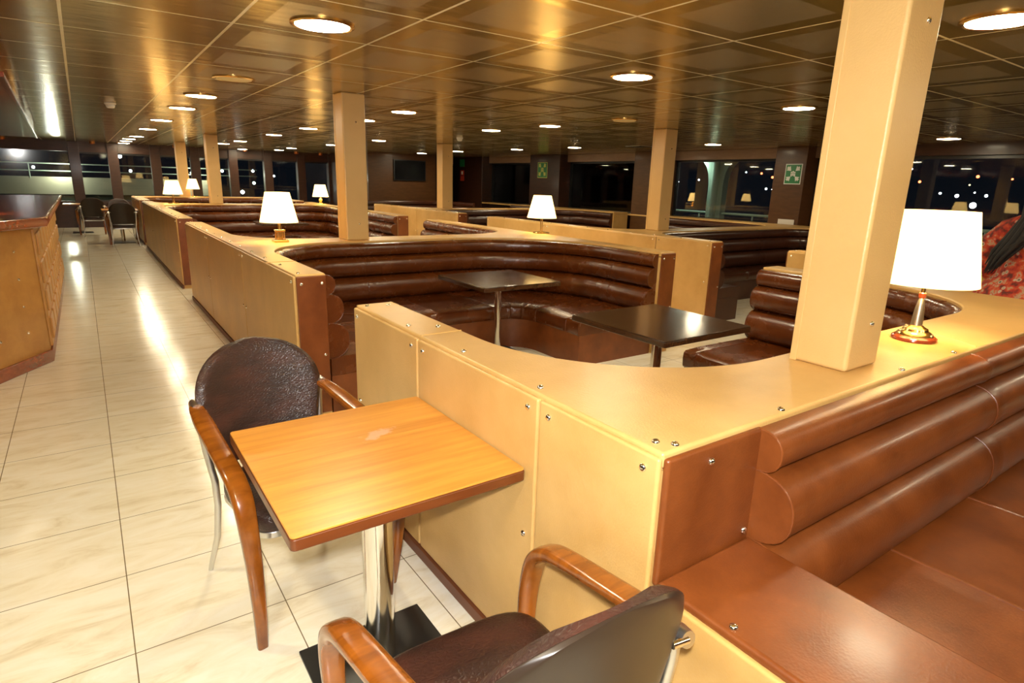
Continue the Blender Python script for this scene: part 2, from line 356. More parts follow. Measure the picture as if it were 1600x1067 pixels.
def normals(pts, side):
    out = []
    for i, p in enumerate(pts):
        a = pts[max(i-1, 0)]; b = pts[min(i+1, len(pts)-1)]
        t = Vector((b[0]-a[0], b[1]-a[1])); t.normalize(); out.append(Vector((t.y, -t.x))*side)
    return out
def sweep(pts, nrm, prof, seams=None, wr=0, origin=(0, 0), seamh=.004, rnd=None):
    """prof: list of (d, z, w); d = distance to the inner side; w = how much this point moves with seams/wrinkles"""
    bm = BM(); rings = []; s = 0; last = pts[0]
    for (x, y, cv), n in zip(pts, nrm):
        s += math.hypot(x-last[0], y-last[1]); last = (x, y)
        q = 0
        if seams:
            for sm in seams:
                u = abs(s-sm)
                if u < .03: q += seamh*(1-(u/.03))
        if wr and cv: q += rnd.uniform(-wr, wr*.4)
        rings.append([bm.verts.new((x+n.x*(d+q*w)-origin[0], y+n.y*(d+q*w)-origin[1], z+q*wz)) for (d, z, w, wz) in prof])
    k = len(prof)
    for a, b in zip(rings, rings[1:]):
        for i in range(k): bm.faces.new((a[i], a[(i+1) % k], b[(i+1) % k], b[i]))
    bm.faces.new(list(reversed(rings[0]))); bm.faces.new(rings[-1])
    bmesh.ops.recalc_face_normals(bm, faces=bm.faces)
    return bm
def roll_prof(z0, z1, dep):
    zc, hz = (z0+z1)/2, (z1-z0)/2; out = [(.0, z0+.004, 0, 0)]
    for i in range(15):
        a = -PI/2+PI*i/14
        ca, sa = math.cos(a), math.sin(a)
        out.append((dep*(abs(ca)**.75), zc+hz*math.copysign(abs(sa)**.9, sa), 1, 0))
    out.append((.0, z1-.004, 0, 0)); return out
def bench(label, pts, side, depth=.88, mat=BROWN, base_mat=BROWN2, group='curved booth benches', rolls=((.98, .85, .07), (.85, .655, .12), (.655, .41, .15)), seam_step=.62, z_seat=.42, wr=.006, seat_seams=None, roll_seams=None, seat_pts=None):
    o = (pts[0][0], pts[0][1]); rnd = random.Random(int(pts[0][0]*100+pts[0][1]*10))
    t = thing('booth_bench', label, 'bench', (o[0], o[1], 0), 0, group)
    nrm = normals(pts, side); L = 0
    for a, b in zip(pts, pts[1:]): L += math.hypot(b[0]-a[0], b[1]-a[1])
    # seams at even spacing
    k = max(1, round(L/seam_step/1.6)); seams = roll_seams or [L*(i+.5)/k for i in range(k)]
    for i, (z1, z0, dep) in enumerate(rolls):
        obj('back_roll', sweep(pts, nrm, roll_prof(z0, z1, dep), [s+.05*i for s in seams], wr, o, .006, rnd), mat, t)
    D = depth; z = z_seat
    sp = seat_pts or pts; sn = normals(sp, side)
    def atS(sv, pts=pts, nrm=nrm):
        acc = 0
        for i in range(len(pts)-1):
            l = math.hypot(pts[i+1][0]-pts[i][0], pts[i+1][1]-pts[i][1])
            if acc+l >= sv: return Vector(pts[i][:2]), nrm[i], Vector(pts[i][:2]).lerp(Vector(pts[i+1][:2]), (sv-acc)/max(l, 1e-6))
            acc += l
        return None, nrm[-1], Vector(pts[-1][:2])
    for (z1, z0, dep) in rolls:
        for sv in [.003]+seams+[L-.003]:
            _, nn, P = atS(sv)
            obj('back_piping', tube(BM(), [(P.x+nn.x*(d+.001)-o[0], P.y+nn.y*(d+.001)-o[1], zz) for (d, zz, w1, w2) in roll_prof(z0, z1, dep)], .0035, 8), mat, t)
    ks = max(1, round(L/.62)); ss = seat_seams or [L*(i+.5)/ks for i in range(ks)]
    prof = [(.02, z-.13, 0, 0), (D-.012, z-.13, 0, 0), (D, z-.118, 1, 0), (D+.006, z-.06, 1, 0), (D, z-.018, 1, .6), (D-.018, z-.002, 1, 1), (D-.2, z+.006, 0, 1), (.12, z, 0, 1), (.02, z-.002, 0, 1)]
    obj('seat_cushion', sweep(sp, sn, prof, ss, .0015, o, .007, rnd), mat, t)
    for sv in ss:
        _, nn, P = atS(sv, sp, sn)
        obj('seat_piping', tube(BM(), [(P.x+nn.x*d-o[0], P.y+nn.y*d-o[1], zz) for d, zz in ((.1, z+.003), (.3, z+.005), (D-.2, z+.008), (D-.02, z+.001), (D+.002, z-.02), (D+.007, z-.06), (D, z-.12))], .0065, 8), mat, t)
    obj('seat_base', sweep(sp, sn, [(.02, 0, 0, 0), (D-.02, 0, 0, 0), (D-.02, z-.132, 0, 0), (.02, z-.132, 0, 0)], None, 0, o), base_mat, t)
    return t
STUD = None
def stud(parent, p, n):
    """a dome nail at world point p with outward normal n"""
    global STUD
    if STUD is None:
        bm = lathe(BM(), [(.0108, 0), (.0104, .003), (.008, .006), (.004, .008), (.0006, .0085)], n=14)
        STUD = obj('stud', bm, STUDM, parent); s = STUD
    else:
        s = STUD.copy(); C.objects.link(s); s.parent = parent
    s.location = Vector(p) - parent.location
    s.rotation_euler = Vector(n).to_track_quat('Z', 'Y').to_euler()
    return s
def partition(label, poly, xo, xi, legs, seams_l, zt=1.0, group='cream leather partitions', extra=(), ledge_seams=()):
    """poly: plan outline. xo outer left face, legs: ends (x0, x1, y, dir). seams_l: y positions of the panels on the left face"""
    o = Vector((xo, min(p[1] for p in poly), 0))
    t = thing('booth_partition', label, 'partition', o, 0, group); f = (-o.x, -o.y, 0)
    obj('core', prism(BM(), [(p[0], p[1]) for p in poly], 0, zt-.045), CREAM, t, smooth=False, off=f)
    obj('ledge', prism(BM(), [(p[0], p[1]) for p in poly], zt-.043, zt), CREAM, t, .010, 3, off=f)
    for a, b in zip(seams_l, seams_l[1:]):
        obj('side_panel', boxm((xo-.014, a+.004, .055), (xo+.004, b-.004, zt-.012)), CREAM, t, .008, 3, off=f)
        for yy in (a+.05, b-.05): 
            for zz in (zt-.05, .52): stud(t, (xo-.014, yy, zz), (-1, 0, 0))
    obj('skirting', boxm((xo-.022, seams_l[0], 0), (xo+.004, seams_l[-1], .05)), SKIRT, t, .003, off=f)
    for (x0, x1, y, d) in legs:
        y0, y1 = (y-.014, y+.004) if d < 0 else (y-.004, y+.014)
        obj('end_panel', boxm((x0+.002, y0, .05), (x1-.002, y1, zt-.012)), BROWN2, t, .007, 3, off=f)['label'] = 'brown leather end panel'
        yy = y-.014 if d < 0 else y+.014
        for (sx, sz) in ((x0+.03, zt-.06), (x1-.03, zt-.06), (x1-.03, .46)): stud(t, (sx, yy, sz), (0, d, 0))
    n = int((seams_l[-1]-seams_l[0])/.42)
    for i in range(n+1): stud(t, (xo+.035, seams_l[0]+.06+(seams_l[-1]-seams_l[0]-.12)*i/n, zt), (0, 0, 1))
    for e in extra: stud(t, e, (0, 0, 1))
    for (a, b) in ledge_seams:
        v = Vector((b[0]-a[0], b[1]-a[1])); bm = tube(BM(), [(a[0]+v.x*k/8, a[1]+v.y*k/8, zt-.001) for k in range(9)], .004, 8)
        obj('seam', bm, CREAM, t, off=f)
    return t
P2 = lambda pts: [(p[0], p[1]) for p in pts]
thin = lambda pts: pts[::1]
XL, XI, XR, XRO = 1.036, 1.228, 4.45, 4.65
# --- row beside the aisle
uA = upath(XI, XR, 1.20, 2.80, .75, -1)            # opens away from camera
poly = [(XL, .84), (XL, 2.80)] + P2(uA) + [(XRO, 2.80), (XRO, .84)]
pn = partition('large cream leather partition in the foreground, beside the honey wood table', poly, XL, XI, [], [.835, 1.30, 2.10, 2.80],
          extra=[(1.10, .86, 1.0), (1.55, .86, 1.0), (2.3, .86, 1.0), (2.75, .86, 1.0), (1.17, 2.72, 1.0), (1.17, 2.2, 1.0)], ledge_seams=[((2.95, .85), (3.15, 1.2)), ((1.04, 2.1), (1.225, 2.1))])
fo = (-pn.location.x, -pn.location.y, 0)
e = obj('end_panel', boxm((XL+.002, .823, .645), (1.42, .843, .988)), BROWN2, pn, .010, 3, off=fo); e['label'] = 'brown leather end panel'
stud(pn, (1.20, .823, .945), (0, -1, 0)); stud(pn, (1.385, .823, .69), (0, -1, 0)); stud(pn, (1.06, .62, .667), (0, 0, 1))
# low arm of the near bench
obj('low_arm', boxm((XL+.006, -1.1, .02), (1.40, .821, .640)), CREAM, pn, .012, off=fo)
e = obj('arm_top', boxm((XL, -1.1, .640), (1.405, .8235, .666)), BROWN2, pn, .012, 4, off=fo); e['label'] = 'chestnut brown leather arm top'
obj('arm_side_panel', boxm((XL-.012, -1.1, .055), (XL+.008, .833, .646)), CREAM, pn, .008, off=fo)
stud(pn, (XL-.012, .70, .60), (-1, 0, 0))
bench('brown leather booth bench behind the near pillar, seat end beside the nearer dark table', uA, -1, seat_pts=upath(XI, XR, 1.20, 2.80, 1.0, -1))
bench('big chestnut leather bench at the bottom right with three fat back rolls', straight((1.405, .835), (4.40, .835)), 1, 1.0, BROWN2, BROWN2, rolls=((.985, .868, .075), (.868, .665, .13), (.665, .40, .16)), z_seat=.44, seat_seams=[.68, 1.33, 1.98, 2.63], roll_seams=[1.45, 2.6])

u2 = upath(XI, XR, 5.77, 3.88, .75, 1, 3.9, 1.2); u3 = upath(XI, XR, 6.17, 8.72, .75, -1)
poly = [(XL, 3.85)] + [(XI, 3.85)] + P2(u2) + [(XR, 3.87), (XRO, 3.87), (XRO, 8.75)] + [(XR, 8.75)] + P2(u3)[::-1] + [(XI, 8.75), (XL, 8.75)]
partition('second cream leather partition along the aisle carrying the square-based lamp', poly, XL, XI, [(XL, XI, 3.85, -1), (XR, XRO, 3.87, -1)], [3.85, 5.4, 7.14, 8.72], ledge_seams=[((3.3, 5.77), (3.4, 6.17)), ((1.01, 4.5), (1.21, 4.5))])
bench('glossy brown curved booth bench facing the camera in the centre, behind the dark table', u2, 1, seat_pts=upath(XI, XR, 5.77, 3.88, 1.02, 1, 3.9, 1.25), depth=.97)
bench('brown leather bench on the back side of the second partition, behind the second pillar', u3, -1, seat_pts=upath(XI, XR, 6.17, 8.72, 1.0, -1))
u4 = upath(XI, XR, 13.9, 9.65, .75, 1, 9.85); u5 = upath(XI, XR, 14.35, 15.3, .6, -1)
poly = [(XL, 9.62), (XI, 9.62)] + P2(u4) + [(XR, 9.84), (XRO, 9.84), (XRO, 15.33), (XR, 15.33)] + P2(u5)[::-1] + [(XI, 15.33), (XL, 15.33)]
partition('third cream leather partition along the aisle, carrying two small lamps', poly, XL, XI, [(XL, XI, 9.62, -1), (XR, XRO, 9.84, -1)], [9.62, 11.5, 13.4, 15.33])
bench('long brown curved bench behind the square-based lamp, left of the second pillar', u4, 1, seat_pts=upath(XI, XR, 13.9, 9.65, 1.0, 1, 9.85))
bench('brown bench behind the third partition', u5, -1, .5)
u6 = upath(XI, XR, 18.2, 16.05, .7, 1)
poly = [(XL, 16.0), (XI, 16.0)] + P2(u6) + [(XR, 16.0), (XRO, 16.0), (XRO, 18.6), (XL, 18.6)]
partition('farthest cream leather partition along the aisle beside the distant chairs', poly, XL, XI, [(XL, XI, 16.0, -1), (XR, XRO, 16.0, -1)], [16.0, 17.3, 18.6])
bench('farthest dark brown bench before the front windows', u6, 1, .6)
# --- row along the windows
YL, YI, YR, YRO = 5.98, 6.18, 10.2, 10.96
G2 = 'window side benches'
v1 = upath(YI, YR, 1.24, 3.48, .7, -1, 4.1)
poly = [(YL, .84), (YL, 3.5)] + [(YI, 3.5)] + P2(v1) + [(YR, 4.12), (YRO-.3, 4.12), (YRO-.3, .84)]
partition('cream partition across the passage partly hidden behind the near pillar', poly, YL, YI, [(YL, YI, 3.5, 1)], [.84, 2.2, 3.5], group='window row partitions')
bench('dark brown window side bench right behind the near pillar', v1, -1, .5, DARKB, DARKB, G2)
v2 = upath(YI, YR, 5.77, 4.48, .7, 1, 4.2); v3 = upath(YI, YR, 6.17, 9.3, .7, -1)
poly = [(YL, 4.45), (YI, 4.45)] + P2(v2) + [(YR, 4.16), (YRO-.3, 4.16), (YRO-.3, 9.33), (YR, 9.33)] + P2(v3)[::-1] + [(YI, 9.33), (YL, 9.33)]
partition('long mustard cream partition behind the middle booth with the square pillar on top', poly, YL, YI, [(YL, YI, 4.45, -1)], [4.45, 5.3, 7.6, 9.33], group='window row partitions')
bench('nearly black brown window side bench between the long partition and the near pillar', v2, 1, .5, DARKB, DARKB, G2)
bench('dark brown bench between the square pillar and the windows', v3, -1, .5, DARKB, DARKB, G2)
v4 = upath(YI, YR, 12.0, 10.45, .7, 1); v5 = upath(YI, YR, 12.4, 14.6, .7, -1)
poly = [(YL, 10.4), (YI, 10.4)] + P2(v4) + [(YR, 10.42), (YRO-.3, 10.42), (YRO-.3, 14.62), (YR, 14.62)] + P2(v5)[::-1] + [(YI, 14.62), (YL, 14.62)]
partition('farther low cream partition with a worn brown patch, below the slim pillar', poly, YL, YI, [(YL, YI, 10.4, -1)], [10.4, 12.2, 14.6], group='window row partitions')
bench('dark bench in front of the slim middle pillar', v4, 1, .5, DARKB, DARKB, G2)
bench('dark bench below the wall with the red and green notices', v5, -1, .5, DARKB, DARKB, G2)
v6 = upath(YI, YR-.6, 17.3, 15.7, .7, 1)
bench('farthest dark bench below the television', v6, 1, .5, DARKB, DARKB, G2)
struct('trim_40', boxm((10.66, 4.2, .93), (X1, 17.0, .965)), CREAM, bevel=.008)

# ------------------------------------------------------------------ pillars
def pillar(label, x0, x1, y0, y1, z0=1.0, studs=True):
    t = thing('pillar', label, 'pillar', ((x0+x1)/2, (y0+y1)/2, 0), 0, 'leather clad pillars')
    a, b = (x1-x0)/2, (y1-y0)/2
    obj('shaft', boxm((-a, -b, z0), (a, b, H)), PILLARM, t, .014, 4)
    obj('corner_strip', boxm((-a-.004, b-.022, z0), (-a+.004, b+.003, H-.002)), PILLARM, t, .003)
    if studs:
        for zz in (1.16, 2.12): stud(t, (t.location.x+a*.15, y0, zz), (0, -1, 0)); stud(t, (x0, y0+b, zz-.0), (-1, 0, 0)) if zz > 5 else None
    return t
pillar('thick cream leather pillar in the right foreground, beside the big lit lamp', 2.075, 2.298, .945, 1.145)
pillar('cream leather pillar rising behind the middle of the second partition', 2.105, 2.335, 5.86, 6.09)
pillar('cream leather pillar third from the camera, left of the second one', 2.19, 2.42, 14.1, 14.33)
pillar('farthest leather pillar, left beside the distant small lamp', 2.12, 2.36, 18.3, 18.54, 1.0)
pillar('square tan pillar before the green exterior column, standing on the long partition', 6.66, 6.9, 5.90, 6.13)
pillar('slim tan pillar standing right of the television', 6.53, 6.79, 12.05, 12.3)

# ------------------------------------------------------------------ tables
def rounded_rect(w, d, r, n=5):
    out = []
    for cx, cy, a0 in ((w/2-r, d/2-r, 0), (-w/2+r, d/2-r, PI/2), (-w/2+r, -d/2+r, PI), (w/2-r, -d/2+r, 1.5*PI)):
        out += [(cx+r*math.cos(a0+PI/2*i/n), cy+r*math.sin(a0+PI/2*i/n)) for i in range(n+1)]
    return out
def table(label, loc, w, d, top, edge, zt=.75, pr=.05, pole_off=(0, 0), plate=.45, rotz=0, group=None, plate_off=None):
    t = thing('pedestal_table', label, 'table', (loc[0], loc[1], 0), rotz, group)
    obj('tabletop', prism(BM(), rounded_rect(w, d, .012), zt-.006, zt), top, t, .002)
    obj('edge_band', prism(BM(), rounded_rect(w+.004, d+.004, .014), zt-.04, zt-.0065), edge, t, .004)
    obj('pole', lathe(BM(), [(pr*1.5, zt-.055), (pr*1.5, zt-.041)], pole_off) and lathe(BM(), [(pr, .02), (pr, zt-.05)], pole_off), CHROME, t)
    obj('mounting_plate', prism(BM(), rounded_rect(.26, .26, .02), zt-.05, zt-.041), BLACK, t, off=(*pole_off, 0))
    obj('base_plate', prism(BM(), rounded_rect(plate, plate, .004), .0, .012), BLACK, t, .002, off=(*(plate_off or pole_off), 0))
    return t
table('honey coloured wooden square table beside the near partition with pale worn marks', (.664, 1.72), .705, .75, OAK, EDGE, pole_off=(-.01, -.065), plate=.45, plate_off=(-.02, -.13))
tb = table('dark brown square table on a chrome pole in the central booth, farther one', (3.12, 4.66), .84, .84, DARKT, DARKT, .73, .035, plate=.4, group='dark booth tables')
table('dark brown square table nearer the pillar, catching a white ceiling light', (3.10, 2.66), .84, .84, DARKT, DARKT, .73, .035, plate=.4, group='dark booth tables')
dup(tb, (3.1, 12.3, 0), 0, 'dark table top half hidden behind the square-based lamp', 'dark booth tables')
dup(tb, (3.1, 7.6, 0), 0, 'dark table behind the central curved bench', 'dark booth tables')
tf = table('far aisle table between the two distant chairs nearest the partition', (.66, 16.75), .7, .7, OAK, EDGE, .75, .04, group='far aisle tables')
dup(tf, (-.1, 19.7, 0), 0, 'farthest aisle table at the front windows', 'far aisle tables')

# ------------------------------------------------------------------ chairs (face local +y)
def arm_path(s):
    ctrl = [(.265, .255, 0), (.272, .28, .16), (.282, .297, .34), (.287, .292, .46), (.287, .262, .55), (.285, .200, .602), (.280, .10, .632), (.272, -.04, .662), (.262, -.18, .69), (.253, -.26, .702)]
    P = [Vector((s*x, y, z*1.05)) for x, y, z in ctrl]; out = []
    n = len(P)
    for i in range(n-1):
        p0, p1, p2, p3 = P[max(i-1, 0)], P[i], P[i+1], P[min(i+2, n-1)]
        for k in range(5):
            t = k/5
            out.append(.5*((2*p1)+(-p0+p2)*t+(2*p0-5*p1+4*p2-p3)*t*t+(-p0+3*p1-3*p2+p3)*t*t*t))
    out.append(P[-1]); return out
def arm_mesh(s):
    P = arm_path(s); bm = BM(); rings = []; n = len(P); lat = Vector((1, 0, 0))
    for i, p in enumerate(P):
        t = (P[min(i+1, n-1)]-P[max(i-1, 0)]).normalized(); u = lat.cross(t).normalized()
        f = i/(n-1); wdt = .018+.016*min(1, f*2.2); th = .014+.008*math.sin(PI*min(1, f*1.3))
        if f > .85: wdt *= 1-.25*(f-.85)/.15
        ring = []
        for k in range(16):
            a = 2*PI*k/16; c, q = math.cos(a), math.sin(a)
            ring.append(bm.verts.new(p+lat*wdt*math.copysign(abs(c)**.6, c)+u*th*math.copysign(abs(q)**.6, q)))
        rings.append(ring)
    for a, b in zip(rings, rings[1:]):
        for k in range(16): bm.faces.new((a[k], a[(k+1) % 16], b[(k+1) % 16], b[k]))
    bm.faces.new(list(reversed(rings[0]))); bm.faces.new(rings[-1]); bmesh.ops.recalc_face_normals(bm, faces=bm.faces)
    return bm
def back_mesh(front=True):
    """curved shield shaped back; front padding or rear shell"""
    bm = BM(); nu, nv = 28, 26; gr = []
    for j in range(nv+1):
        v = j/nv; z = .49+.465*v; row = []
        hw = .205+.046*min(1, v/.55)**1.0
        if v > .55: hw = .251*math.sqrt(max(0.0, 1-((v-.55)/.452)**2.3))
        for i in range(nu+1):
            u = -1+2*i/nu; x = hw*u; y = -.275-.085*v+.16*(x/.26)**2*.38
            row.append((x, y, z, u, v))
        gr.append(row)
    th = .034 if front else .012
    def layer(k):
        L = []
        for row in gr:
            R = []
            for (x, y, z, u, v) in row:
                edge = min(1, (1-abs(u))*5, (1-v)*7+.05, v*7+.15)
                e = math.sqrt(max(0, 1-(1-max(edge, 0))**2))
                yy = y + (th*(.25+.75*e) if (front and k) else 0) - (0 if front else (.012*(.2+.8*e) if k == 0 else -.0))
                R.append(bm.verts.new((x, yy + (.0 if front else -.0005), z)))
            L.append(R)
        return L
    A = layer(0); B = layer(1)
    for L, fl_ in ((A, 1), (B, 0)):
        for j in range(nv):
            for i in range(nu):
                f = (L[j][i], L[j][i+1], L[j+1][i+1], L[j+1][i])
                bm.faces.new(f if fl_ else f[::-1])
    for j in range(nv):
        bm.faces.new((A[j][0], A[j+1][0], B[j+1][0], B[j][0])); bm.faces.new((A[j+1][nu], A[j][nu], B[j][nu], B[j+1][nu]))
    for i in range(nu):
        bm.faces.new((A[0][i+1], A[0][i], B[0][i], B[0][i+1])); bm.faces.new((A[nv][i], A[nv][i+1], B[nv][i+1], B[nv][i]))
    bmesh.ops.remove_doubles(bm, verts=bm.verts, dist=.0002)
    bmesh.ops.recalc_face_normals(bm, faces=bm.faces); return bm
def seat_mesh():
    bm = BM(); n = 40; rings = []
    for (sc, z) in ((.93, .405), (.98, .41), (1.0, .43), (1.0, .452), (.975, .468), (.92, .477), (.75, .482), (.4, .484)):
        ring = []
        for k in range(n):
            a = 2*PI*k/n; c, s = math.cos(a), math.sin(a)
            x = .235*math.copysign(abs(c)**.45, c)*(1+.06*s); y = .015+.235*math.copysign(abs(s)**.45, s)
            ring.append(bm.verts.new((x*sc, .015+(y-.015)*sc, z)))
        rings.append(ring)
    for a, b in zip(rings, rings[1:]):
        for k in range(n): bm.faces.new((a[k], a[(k+1) % n], b[(k+1) % n], b[k]))
    bm.faces.new(list(reversed(rings[0]))); bm.faces.new(rings[-1]); return bm
def chair(label, loc, rotz, group='aluminium and bentwood armchairs'):
    t = thing('armchair', label, 'chair', (loc[0], loc[1], 0), rotz, group)
    obj('seat', seat_mesh(), CROC, t); obj('seat_frame', prism(BM(), rounded_rect(.44, .42, .06), .375, .403), ALU, t, .006, off=(0, .01, 0))
    bk = obj('backrest', back_mesh(True), CROC, t); bs = obj('back_shell', back_mesh(False), BSHELL, t); bs['label'] = 'glossy dark back shell'
    for s in (-1, 1):
        obj('wooden_arm', arm_mesh(s), BENT, t)
        # upright running on into the rear leg
        obj('rear_leg', tube(BM(), [(s*.250, -.268, .748), (s*.245, -.268, .68), (s*.235, -.255, .55), (s*.222, -.232, .43), (s*.222, -.228, .33), (s*.232, -.245, .18), (s*.245, -.29, .07), (s*.252, -.315, 0)], [.014, .014, .014, .014, .013, .012, .010, .009], 12), ALU, t)
        br = obj('arm_bracket', tube(BM(), [(s*.253, -.245, .737), (s*.252, -.275, .741), (s*.250, -.30, .746)], [.020, .022, .018], 14), ALU, t)
        obj('bolt', tube(BM(), [(s*.250, -.297, .745), (s*.213, -.292, .745)], [.009, .009], 10), CHROME, t)
    return t
C1 = chair('dark leather armchair behind the honey wood table, facing the camera', (.545, 2.21), math.radians(180+9))
dup(C1, (.628, .905, 0), math.radians(-2.5), 'dark leather armchair cut by the bottom edge, seen from behind')
dup(C1, (.66, 15.95, 0), 0, 'distant black armchair seen from behind, nearest of the three by the far partition')
dup(C1, (.70, 17.6, 0), math.radians(180), 'distant armchair mostly hidden behind the nearest far one')
dup(C1, (.14, 18.7, 0), math.radians(6), 'distant dark armchair, leftmost of the three near the front windows')

# ------------------------------------------------------------------ table lamps
def lamp(label, loc, rt=.11, rb=.175, zb=.19, zt=.455, style='square', power=8, rotz=0):
    t = thing('table_lamp', label, 'lamp', loc, rotz, 'lit table lamps on the ledges')
    n = 48; prof = [(rb, zb), (rb*.94+rt*.06, zb+(zt-zb)*.06), (rt, zt), (rt-.003, zt), (rb*.94+rt*.06-.003, zb+(zt-zb)*.06), (rb-.003, zb), (rb, zb)]
    obj('lamp_shade', lathe(BM(), prof, n=n, cap=False), SHADE, t)
    if style == 'baluster':
        o = obj('base', lathe(BM(), [(.082, 0), (.086, .006), (.084, .014), (.072, .022)], n=36), MAHOG, t); o['label'] = 'turned red wood foot'
        obj('brass_foot', lathe(BM(), [(.070, .022), (.066, .03), (.058, .036), (.050, .040), (.046, .050), (.034, .056), (.024, .064)], n=36), BRASS, t)
        obj('stem', lathe(BM(), [(.022, .064), (.021, .09), (.018, .13), (.013, .165), (.009, .18)], n=28), simple('pewter', (.55, .48, .38), .35, 1), t)
        o = obj('collar', lathe(BM(), [(.012, .18), (.014, .184), (.014, .20), (.010, .204)], n=24), MAHOG, t)
        obj('socket', lathe(BM(), [(.008, .2), (.008, zb+.10), (.02, zb+.11), (.02, zb+.16)], n=18), BRASS, t)
    elif style == 'square':
        obj('base', prism(BM(), rounded_rect(.13, .13, .006), 0, .022), BRASS, t, .004)
        obj('column', prism(BM(), rounded_rect(.035, .035, .003), .022, .10), BRASS, t, .002)
        obj('collar', prism(BM(), rounded_rect(.085, .085, .006), .10, .116), BRASS, t, .003)
        bm = lathe(BM(), [(.014, .116), (.014, zb+.08)], n=16)
        obj('stem', bm, BRASS, t)
        bm = BM()
        for sx in (-1, 1):
            for sy in (-1, 1): lathe(bm, [(.006, .022), (.006, .10)], (sx*.032, sy*.032), 10)
        obj('corner_rod', bm, BRASS, t)
    elif style == 'slim':
        obj('base', lathe(BM(), [(.10, 0), (.105, .006), (.10, .014), (.05, .020), (.02, .024)], n=36), BRASS, t)
        bm = BM(); lathe(bm, [(.006, .022), (.006, zb+.08)], (-.012, 0), 12); lathe(bm, [(.006, .022), (.006, zb+.08)], (.012, 0), 12)
        obj('stem', bm, BRASS, t)
    else:
        obj('base', lathe(BM(), [(.06, 0), (.064, .008), (.05, .02), (.022, .035), (.03, .06), (.045, .085), (.04, .11), (.018, .13), (.012, zb+.08)], n=32), BRASS, t)
    bm = lathe(BM(), [(.012, zb+.05), (.028, zb+.09), (.03, zb+.12), (.02, zb+.15), (.004, zb+.165)], n=20)
    obj('bulb', bm, emis('bulb_glow', (1, .72, .35), 20), t)
    bm = BM()
    for k in range(3):
        a = 2*PI*k/3; tube(bm, [(0, 0, zb+.06), (math.cos(a)*(rb*.9), math.sin(a)*(rb*.9), zb+.055)], .002, 6)
    obj('shade_spider', bm, BRASS, t)
    l = lamp_light('lamp_bulb_light', 'POINT', (0, 0, zb+.13), power, (1, .70, .34), .05); l.parent = t
    return t
lamp('big lit cream lamp with turned base on the ledge right of the near pillar', (2.85, 1.045, 1.0), .138, .188, .245, .54, 'baluster', 8)
lamp('lit lamp with square brass base on the second partition, left of the second pillar', (1.474, 5.90, 1.0), .108, .17, .185, .455, 'square', 9)
lamp('lit lamp with slim twin stem on the ledge behind the central booth', (4.66, 6.22-.2, 1.0), .11, .183, .19, .46, 'slim', 9)
lamp('small distant lit lamp with bulbous base between third and second pillar', (4.5, 14.17, 1.0), .115, .18, .165, .435, 'bulb', 7)
lamp('distant lit lamp at the left on the third partition', (1.50, 14.1, 1.0), .115, .18, .185, .45, 'slim', 9)
lamp('lit lamp mostly hidden behind the third pillar, only its shade edge showing', (2.42, 18.38, 1.0), .115, .18, .20, .46, 'slim', 7)
lamp('lit lamp on the bar counter cut by the left edge of the picture', (-.70, 6.75, 1.223), .07, .12, .14, .32, 'square', 4)

# ------------------------------------------------------------------ bar counter
b = thing('bar_counter', 'leather fronted bar counter with glossy mahogany top at the left edge', 'bar counter', (-.38, 6.3, 0))
fo = (.38, -6.3, 0)
bp = [(-.39, 6.33), (-.38, 11.0), (-1.3, 11.0), (-1.3, 7.0), (-2.0, 5.6), (-1.6, 4.4)]
bpo = [(-1.52, 4.37), (-.39, 6.33)]
obj('body', prism(BM(), [(-.39, 6.33), (-.385, 11.0), (-1.2, 11.0), (-1.2, 6.9), (-2.2, 5.15), (-1.55, 4.4)], .09, 1.14), BARW, b, .01, off=fo)
o = obj('plinth', prism(BM(), [(-.375, 6.31), (-.37, 11.02), (-1.2, 11.02), (-1.2, 6.9), (-2.2, 5.15), (-1.53, 4.36)], 0, .10), MAHOG, b, .004, off=fo); o['label'] = 'dark red wood plinth'
obj('counter_top', prism(BM(), [(-.27, 6.32), (-.27, 11.7), (-1.3, 11.7), (-1.3, 7.0), (-2.35, 5.2), (-1.45, 4.1)], 1.14, 1.22), MAHOG, b, .012, 4, off=fo)
obj('brass_edging', boxm((-.268, 6.34, 1.206), (-.262, 11.68, 1.222)), BRASS, b, .001, off=fo)
for k in range(10):
    y = 6.36+k*.46
    obj('front_panel', boxm((-.392, y, .12), (-.366, y+.44, 1.12)), BARW, b, .012, off=fo)
    bm = BM()
    for j in range(4):
        box(bm, (-.368, y+.05, .18+j*.24), (-.350, y+.39, .36+j*.24))
    obj('raised_moulding', bm, BARW, b, .008, off=fo)
d1 = Vector((-.39+1.55, 6.33-4.4)).normalized(); nn = Vector((d1.y, -d1.x))
for k in range(5):
    for j in range(4):
        p = Vector((-.39, 6.33)) - d1*(.22+.3*k); stud(b, (p.x+nn.x*.001, p.y+nn.y*.001, .30+j*.22), (nn.x, nn.y, 0))
